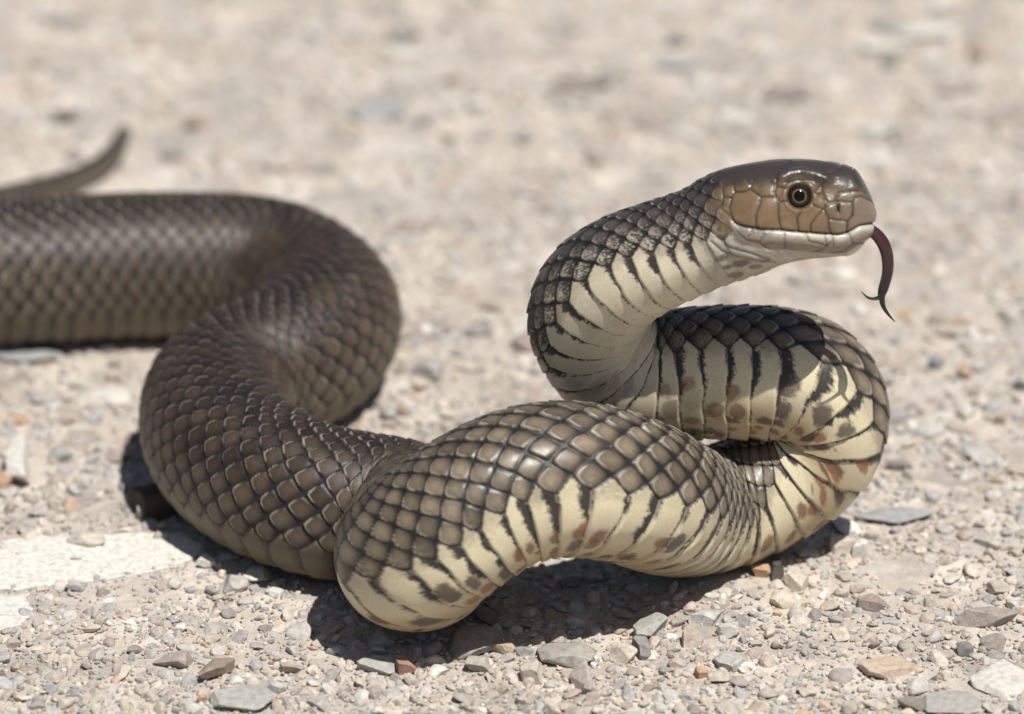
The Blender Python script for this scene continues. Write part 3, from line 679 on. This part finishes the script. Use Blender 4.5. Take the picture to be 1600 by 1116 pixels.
# stones with a place of their own: (px, py, width px, height px as seen, stand-up px, colour, turn, label)
BL, WH, GY_, TAN, BRN, ORG, MAU, DRK, CRM = (.29, .32, .345), (.70, .675, .61), (.34, .335, .32), (.47, .38, .29), (.24, .17, .13), (.50, .30, .17), (.27, .215, .205), (.10, .085, .08), (.60, .54, .44)
GRN = (.36, .375, .35)
BIG = [
 (135, 843, 62, 32, 16, CRM, 0, 'small cream stone lying on the long white slab'),
 (28, 718, 42, 92, 26, WH, 8, 'tall white oblong stone at the left of the gravel'),
 (4, 748, 38, 46, 16, ORG, 0, 'orange brown stone leaning against the tall white oblong stone'),
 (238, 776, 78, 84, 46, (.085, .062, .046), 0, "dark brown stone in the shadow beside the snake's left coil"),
 (222, 800, 20, 26, 16, CRM, 0, 'tiny cream pebble against the dark brown stone'),
 (96, 706, 40, 32, 15, GRN, 0, 'grey green angular pebble right of the tall white oblong stone'),
 (166, 620, 86, 34, 10, WH, 20, "flat white flake of stone left of the snake's coil"),
 (40, 552, 120, 34, 8, BL, 0, 'wide blue grey flat stone in front of the rear coil'),
 (35, 655, 26, 18, 8, ORG, 0, 'small orange pebble above the tall white oblong stone'),
 (1398, 806, 130, 34, 8, BL, 5, "flat blue grey stone at the tip of the right coil's shadow"),
 (1540, 964, 124, 38, 24, MAU, 4, 'long mauve brown ridged rock at the right edge'),
 (1392, 1040, 126, 46, 12, (.58, .43, .31), 0, 'flat orange beige slab of stone below the mauve rock'),
 (1565, 1062, 120, 70, 12, WH, -10, 'broad white slab in the near right corner'),
 (1490, 1096, 120, 48, 8, GY_, 6, 'flat grey slab beside the broad white corner slab'),
 (1424, 1100, 46, 22, 14, (.20, .17, .15), -15, 'dark grey brown chip below the orange beige slab'),
 (1508, 1013, 28, 22, 14, (.17, .155, .15), 0, 'small round dark grey pebble under the mauve rock'),
 (1552, 1003, 42, 32, 18, (.32, .27, .235), 0, 'grey brown two-toned pebble under the mauve rock'),
 (1362, 940, 52, 28, 16, (.28, .21, .18), -12, 'brown tilted pebble right of the white twin stones'),
 (1346, 853, 34, 38, 24, WH, 0, 'bright white stone of a pale pair below the right coil'),
 (1316, 850, 42, 36, 18, CRM, 0, 'cream stone of a pale pair below the right coil'),
 (1190, 893, 34, 22, 14, ORG, 0, "orange pebble by the edge of the right coil's shadow"),
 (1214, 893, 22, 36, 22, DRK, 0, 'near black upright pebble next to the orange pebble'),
 (1244, 905, 40, 40, 20, CRM, 20, 'cream angular stone next to the near black pebble'),
 (907, 1058, 34, 58, 26, (.42, .38, .33), 6, 'upright grey tan splinter of stone below the front loop'),
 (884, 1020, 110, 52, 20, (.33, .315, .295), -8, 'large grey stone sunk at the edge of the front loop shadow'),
 (1012, 983, 44, 52, 22, GRN, -25, 'grey green chip right of the large sunken grey stone'),
 (1003, 1012, 30, 36, 18, (.24, .24, .24), 10, 'dark grey chip below the grey green chip'),
 (974, 1020, 44, 34, 20, CRM, 15, 'cream stone with a shadowed notch by the dark grey chip'),
 (632, 1040, 36, 28, 18, (.36, .17, .11), 0, 'rust red pebble at the front edge of the snake shadow'),
 (588, 1038, 62, 32, 14, GRN, -6, 'flat grey green stone left of the rust red pebble'),
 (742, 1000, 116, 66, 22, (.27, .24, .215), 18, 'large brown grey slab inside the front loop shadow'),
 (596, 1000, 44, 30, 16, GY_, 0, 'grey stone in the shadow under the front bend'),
 (786, 1012, 38, 20, 12, (.50, .40, .27), 0, 'rounded tan pebble at the shadow edge under the loop'),
 (832, 1050, 42, 38, 22, CRM, 0, 'rounded cream pebble left of the upright splinter'),
 (746, 1036, 40, 34, 20, (.40, .375, .34), 0, 'rounded grey pebble left of the rounded cream pebble'),
 (400, 898, 52, 32, 14, WH, -12, "white stone beside the left coil's shadow"),
 (364, 908, 44, 38, 18, (.46, .44, .41), 30, "grey and white chip beside the left coil's shadow"),
 (322, 878, 30, 20, 12, WH, 0, 'little white pebble at the end of the long white slab'),
 (337, 1046, 34, 48, 20, BRN, -35, 'brown tilted sliver in the near left gravel'),
 (272, 1030, 66, 34, 16, (.36, .295, .27), 12, 'pinkish brown rough stone left of the brown sliver'),
 (378, 1092, 120, 50, 14, GRN, 8, 'large flat grey green slab at the near left edge'),
 (316, 1091, 16, 14, 10, ORG, 0, 'small orange pebble against the large grey green slab'),
 (1102, 964, 54, 28, 14, (.50, .51, .50), 0, 'pale grey flat chip right of the front loop shadow'),
 (1082, 992, 36, 42, 24, (.50, .41, .34), 0, 'pinkish tan block stone below the pale grey chip'),
 (1098, 1049, 24, 20, 13, ORG, 0, 'small orange pebble beside a cream flat pebble'),
 (1124, 1057, 38, 22, 13, CRM, 0, 'cream flat pebble beside a small orange pebble'),
 (1140, 1034, 56, 30, 12, (.43, .43, .41), -10, 'grey slanting chip above the cream flat pebble'),
 (590, 172, 92, 40, 14, BL, 12, 'blue grey flat stone on the gravel behind the snake'),
 (745, 165, 34, 30, 18, (.85, .83, .78), 0, 'bright white pebble standing out behind the snake'),
 (706, 122, 36, 24, 12, (.33, .24, .19), 0, 'reddish brown pebble beyond the bright white pebble'),
 (632, 56, 54, 24, 14, (.25, .245, .24), 0, 'dark grey stone far behind the blue grey flat stone'),
 (628, 82, 56, 22, 10, WH, 0, 'white stone directly in front of a dark grey stone'),
 (908, 130, 112, 24, 14, (.23, .19, .18), 10, 'long narrow mauve stick-shaped stone behind the head'),
 (1230, 146, 84, 28, 18, (.19, .155, .16), 6, 'dark purplish stone beyond the head'),
 (1058, 64, 34, 24, 14, (.19, .16, .155), 0, 'small dark brown stone beyond a blue grey patch'),
 (1072, 98, 100, 22, 8, BL, 0, 'thin blue grey flat stone far beyond the head'),
 (1392, 40, 60, 24, 12, (.29, .30, .28), 0, 'grey green stone touching the far white streak'),
 (1446, 48, 96, 30, 14, (.74, .72, .66), 14, 'long white stone far behind on the right'),
 (1374, 70, 60, 20, 8, WH, 10, 'small white flake left of the long white stone'),
 (1392, 94, 30, 26, 14, (.22, .235, .19), 0, 'dark olive pebble in front of the white flake'),
 (1462, 95, 44, 24, 12, WH, 0, 'roundish white pebble in front of the long white stone'),
 (1536, 84, 50, 32, 14, (.37, .26, .20), 0, 'rusty tan stone far right behind the head'),
 (1498, 138, 62, 20, 10, (.33, .26, .25), 0, 'dull mauve flat stone far right behind the head'),
 (1376, 203, 70, 24, 12, (.70, .69, .65), 0, 'white oval stone behind the snout'),
 (1148, 186, 58, 26, 12, WH, 0, 'white oval stone behind the crown of the head'),
 (1066, 208, 56, 22, 10, WH, 0, 'dull white stone behind the nape'),
 (102, 181, 46, 24, 18, (.15, .125, .12), 0, 'near black pebble beyond the tail tip'),
 (310, 186, 44, 40, 14, (.36, .29, .23), 0, 'brown blotchy stone right of the tail tip'),
 (98, 32, 58, 24, 14, (.27, .255, .255), 8, 'grey stone farthest behind the tail'),
 (266, 238, 34, 22, 12, (.32, .31, .29), 0, 'grey pebble right of the tail'),
 (1018, 194, 62, 22, 12, (.30, .245, .23), 0, 'greyish mauve stone behind the nape'),
 (930, 250, 32, 22, 12, (.32, .28, .24), 0, 'small grey brown pebble behind the neck'),
 (832, 534, 70, 38, 16, (.27, .19, .17), 0, 'reddish brown stone partly hidden by the neck bend'),
 (668, 575, 54, 42, 18, (.37, .37, .35), 0, 'light grey stone between the two loops of the snake'),
 (750, 517, 52, 18, 10, (.27, .275, .29), 10, 'slate grey chip left of the reddish brown stone'),
 (766, 500, 34, 14, 8, WH, 0, 'white flake just beyond the slate grey chip'),
 (606, 646, 28, 22, 12, (.36, .37, .35), 0, 'small grey pebble by the rear bend'),
 (627, 643, 18, 16, 9, (.34, .19, .14), 0, 'tiny rust red pebble by the rear bend'),
 (648, 352, 60, 22, 10, (.34, .27, .245), 0, 'faint mauve stone behind the rear bend'),
 (1463, 567, 28, 28, 16, (.22, .235, .245), 0, 'dark slate pebble right of the tongue tips'),
 (1506, 580, 26, 26, 14, (.46, .33, .23), 0, 'tan orange pebble beside the dark slate pebble'),
 (1410, 492, 28, 14, 9, (.58, .40, .20), 0, 'yellow orange pebble beneath the tongue tips'),
 (1498, 502, 36, 14, 9, (.56, .40, .26), 0, 'pale orange flake right of the yellow orange pebble'),
 (1592, 604, 30, 18, 12, (.11, .105, .10), 0, 'black chip at the far right edge'),
 (1560, 655, 24, 16, 12, (.24, .18, .14), 0, 'brown pebble in front of the black chip'),
 (1530, 712, 60, 36, 12, (.46, .46, .44), -12, 'pale grey flat stone right of the big coil'),
 (1405, 726, 46, 14, 10, (.20, .175, .16), 0, 'thin dark brown chip right of the big coil'),
]
def top_stone(k, px, py, wpx, hpx, up, col, turn, label):
    if wpx > 80 and py > 900: wpx *= 0.84; hpx *= 0.86; up *= 0.85
    v, f = rock(3, 100 + k, cuts=11, lump=0.16, lo=0.55, hi=0.9)
    r = np.random.default_rng(3000 + k)
    for q_ in range(6):                                         # broken outline seen from above
        a_ = r.uniform(0, 6.28); n = np.array([math.cos(a_), math.sin(a_), r.uniform(-.25, .25)]); d_ = r.uniform(0.34, 0.72)
        q = v @ n; v = v - n[None, :] * np.clip(q - d_, 0, None)[:, None]
    p = at_h(px, py + 0.30 * up, 0.0)
    t = (p - CAM) @ FWD / DIST                                  # pixel size grows with distance
    ext = v.max(0) - v.min(0); v = (v - (v.max(0) + v.min(0)) / 2) / (ext / 2)
    sy = max((hpx - 0.8 * up) / math.sin(DEL), 0.45 * wpx * 0.8)
    sc3 = np.array([wpx / 2, sy / 2, up * 0.75]) * U * t
    a = math.radians(turn)
    v = v * sc3[None, :]
    v = v @ np.array([[math.cos(a), math.sin(a), 0], [-math.sin(a), math.cos(a), 0], [0, 0, 1]])
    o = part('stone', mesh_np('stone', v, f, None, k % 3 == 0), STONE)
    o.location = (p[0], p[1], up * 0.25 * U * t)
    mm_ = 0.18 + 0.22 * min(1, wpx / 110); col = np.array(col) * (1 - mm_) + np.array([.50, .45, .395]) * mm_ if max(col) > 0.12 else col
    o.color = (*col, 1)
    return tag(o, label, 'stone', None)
placed = []
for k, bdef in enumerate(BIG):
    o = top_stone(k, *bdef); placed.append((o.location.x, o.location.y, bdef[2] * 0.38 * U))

# two white slabs with their own outline
def slab(outline, h, col, label, k):
    P = np.array([at_h(x, y, 0.0)[:2] for x, y in outline]); c0 = P.mean(0); n = len(P)
    m_ = 6; Q = []
    for i_ in range(n):
        for t_ in np.linspace(0, 1, m_, endpoint=False): Q.append(P[i_] * (1 - t_) + P[(i_ + 1) % n] * t_)
    Q = np.array(Q); Q = Q + (fbm(Q[:, 0] * 900, Q[:, 1] * 900, k, 3)[:, None] - 0.5) * 0.0030
    rings = []
    for f_, z_ in ((1.0, -0.001), (1.0, h * 0.55), (0.975, h * 0.92), (0.9, h), (0.7, h), (0.45, h), (0.2, h)):
        R_ = c0 + (Q - c0) * f_; z = z_ + (0.00015 * (fbm(R_[:, 0] * 260, R_[:, 1] * 260, k, 3) - 0.5) if f_ < 1 else 0)
        rings.append(np.column_stack([R_, np.full(len(R_), 1.0) * z]))
    Vv = np.concatenate(rings + [np.array([[c0[0], c0[1], h]])]); nn = len(Q); F3 = []
    for r_ in range(len(rings) - 1):
        for q in range(nn):
            a, b = r_ * nn + q, r_ * nn + (q + 1) % nn
            F3 += [(a, b, b + nn), (a, b + nn, a + nn)]
    la = (len(rings) - 1) * nn
    for q in range(nn): F3.append((la + q, la + (q + 1) % nn, len(Vv) - 1))
    o = part('stone_slab', mesh_np('stone_slab', Vv - np.array([c0[0], c0[1], 0]), np.array(F3)[:, ::-1], None, False), STONE)
    o.location = (c0[0], c0[1], 0); o.color = (*col, 1)
    return tag(o, label, 'stone')
SL1 = [(-70, 850), (0, 846), (70, 838), (150, 838), (215, 831), (285, 836), (322, 858), (292, 878), (250, 890), (180, 905), (100, 914), (30, 921), (-70, 925)]
SL2 = [(-70, 935), (0, 931), (42, 930), (46, 955), (34, 978), (0, 984), (-70, 986)]
slab(SL1, 0.00022, (.68, .66, .60), 'long flat white slab of stone in front of the left coil', 3)
slab(SL2, 0.00022, (.66, .64, .585), 'smaller white slab below the long flat white slab', 4)
slx = np.array([at_h(x, y)[:2] for x, y in SL1 + SL2])
def on_slab(x, y):
    hit = np.zeros(len(x), bool)
    for pl in (SL1, SL2):
        P = np.array([at_h(a, b)[:2] for a, b in pl]); P = P.mean(0) + (P - P.mean(0)) * 0.84; n = len(P); c_ = np.zeros(len(x), bool)
        for q in range(n):
            a, b = P[q], P[(q + 1) % n]
            cond = ((a[1] > y) != (b[1] > y)) & (x < (b[0] - a[0]) * (y - a[1]) / (b[1] - a[1] + 1e-12) + a[0]); c_ ^= cond
        hit |= c_
    return hit

# scattered stones: sizes fall off as a power law, the bigger ones laid first
def scatter(n, rmin, rmax, ybias, seed, x1=0.135, y0=-0.066, y1=0.40, taken=None, gap=0.8, patch=0):
    r = np.random.default_rng(seed)
    y = y0 + (y1 - y0) * r.random(n) ** ybias; x = (r.random(n) * 2 - 1) * (0.108 + 0.085 * np.clip(y, 0, 1) + 0.006)
    rad = rmin * (1 - r.random(n) * (1 - (rmin / rmax) ** 1.9)) ** (-1 / 1.9)
    o = np.argsort(-rad); x, y, rad = x[o], y[o], rad[o]
    cell = {}; keep = []
    cs = 2 * rmax
    for (tx, ty, tr) in (taken or []): cell.setdefault((int(tx // cs), int(ty // cs)), []).append((tx, ty, tr))
    for q in range(n):
        cx_, cy_ = int(x[q] // cs), int(y[q] // cs); ok = True
        for a in (-1, 0, 1):
            for b in (-1, 0, 1):
                for (tx, ty, tr) in cell.get((cx_ + a, cy_ + b), ()):
                    if (tx - x[q]) ** 2 + (ty - y[q]) ** 2 < (gap * (tr + rad[q])) ** 2: ok = False; break
                if not ok: break
            if not ok: break
        if ok: cell.setdefault((cx_, cy_), []).append((x[q], y[q], rad[q])); keep.append(q)
    x, y, rad = x[keep], y[keep], rad[keep]
    k = clear(x, y, rad * 0.9, rad) & ~(on_slab(x, y) & (np.random.default_rng(seed).random(len(x)) > 0.10))
    if patch: k &= (fbm(x * 75, y * 75, 9.0, 2) + 0.22 * np.random.default_rng(seed + 1).random(len(x))) > patch
    return x[k], y[k], rad[k]
x, y, rad = scatter(900, 0.0016, 0.0036, 1.25, 11, taken=placed, gap=1.0)
# the 300 that show largest are single pieces of the ground
size = rad * (1.3 / (1.3 + y * 0.9)); o = np.argsort(-size)[:300]; x, y, rad = x[o], y[o], rad[o]
variants = [mesh_np('stone_piece', *rock(2, 500 + k, cuts=10, lump=0.15, lo=0.5, hi=0.9), None, k % 4 == 0) for k in range(30)]
for me in variants: me.materials.append(STONE)
r = np.random.default_rng(5)
pc = r.choice(len(PAL), len(x), p=PW)
for q in range(len(x)):
    ob_ = bpy.data.objects.new('stone', variants[q % 30]); sc.collection.objects.link(ob_); ob_.parent = ground
    ob_.location = (x[q], y[q], rad[q] * (0.12 * r.random() - 0.06))
    ob_.scale = (rad[q] * r.uniform(.9, 1.25), rad[q] * r.uniform(.6, 1.0), rad[q] * r.uniform(.35, .7))
    ob_.rotation_euler = (r.normal() * 0.15, r.normal() * 0.15, r.uniform(0, 6.28))
    cq = PAL[pc[q]] * r.uniform(0.8, 1.2); ob_.color = (*cq, 1)
taken = placed + list(zip(x, y, rad))
# everything smaller: uncountable gravel in one object
def gravel(x, y, rad, sub, seed, zl):
    r = np.random.default_rng(seed); n = len(x); nvar = 36
    vs, fs, cs_ = [], [], []; o = 0
    R = [rock(sub, 900 + 50 * sub + k, cuts=7, lump=0.2, lo=0.5, hi=0.9) for k in range(nvar)]
    pick = r.integers(0, nvar, n)
    z0 = ground_z(x, y)
    for k in range(nvar):
        w_ = np.where(pick == k)[0]
        if len(w_) == 0: continue
        v, f = R[k]; a = r.uniform(0, 6.28, len(w_)); ca_, sa = np.cos(a), np.sin(a)
        sx_ = rad[w_] * r.uniform(.85, 1.25, len(w_)); sy_ = rad[w_] * r.uniform(.6, 1.0, len(w_)); sz_ = rad[w_] * r.uniform(.4, .85, len(w_))
        tilt = r.normal(size=(len(w_), 2)) * 0.25
        X = v[None, :, 0] * sx_[:, None]; Y = v[None, :, 1] * sy_[:, None]; Zz = v[None, :, 2] * sz_[:, None]
        Zz = Zz + tilt[:, :1] * X + tilt[:, 1:] * Y
        G = np.stack([X * ca_[:, None] - Y * sa[:, None] + x[w_][:, None], X * sa[:, None] + Y * ca_[:, None] + y[w_][:, None], Zz + (z0[w_] + rad[w_] * zl * r.random(len(w_)))[:, None]], -1)
        nv_ = v.shape[0]
        vs.append(G.reshape(-1, 3)); fs.append((f[None] + (np.arange(len(w_)) * nv_)[:, None, None]).reshape(-1, 3) + o); o += nv_ * len(w_)
        c_ = PAL[r.choice(len(PAL), len(w_), p=PW)] * r.uniform(0.82, 1.18, (len(w_), 1))
        cs_.append(np.repeat(c_, nv_, 0))
    return np.concatenate(vs), np.concatenate(fs), np.concatenate(cs_)
xa, ya, ra = scatter(16000, 0.0009, 0.0022, 1.7, 21, taken=taken, gap=0.72, patch=0.42)
xb, yb, rb = scatter(34000, 0.0004, 0.0009, 2.6, 31, gap=0.72, patch=0.34)
va, fa, ca_a = gravel(xa, ya, ra, 1, 41, 0.25); vb, fb, ca_b = gravel(xb, yb, rb, 0, 43, 0.6)
gm = mesh_np('gravel', np.concatenate([va, vb]), np.concatenate([fa, fb + len(va)]), np.concatenate([ca_a, ca_b]), smooth=False)
tag(part('gravel', gm, GRAVEL), 'loose beige and grey gravel grit covering the ground', 'gravel', None, 'stuff')
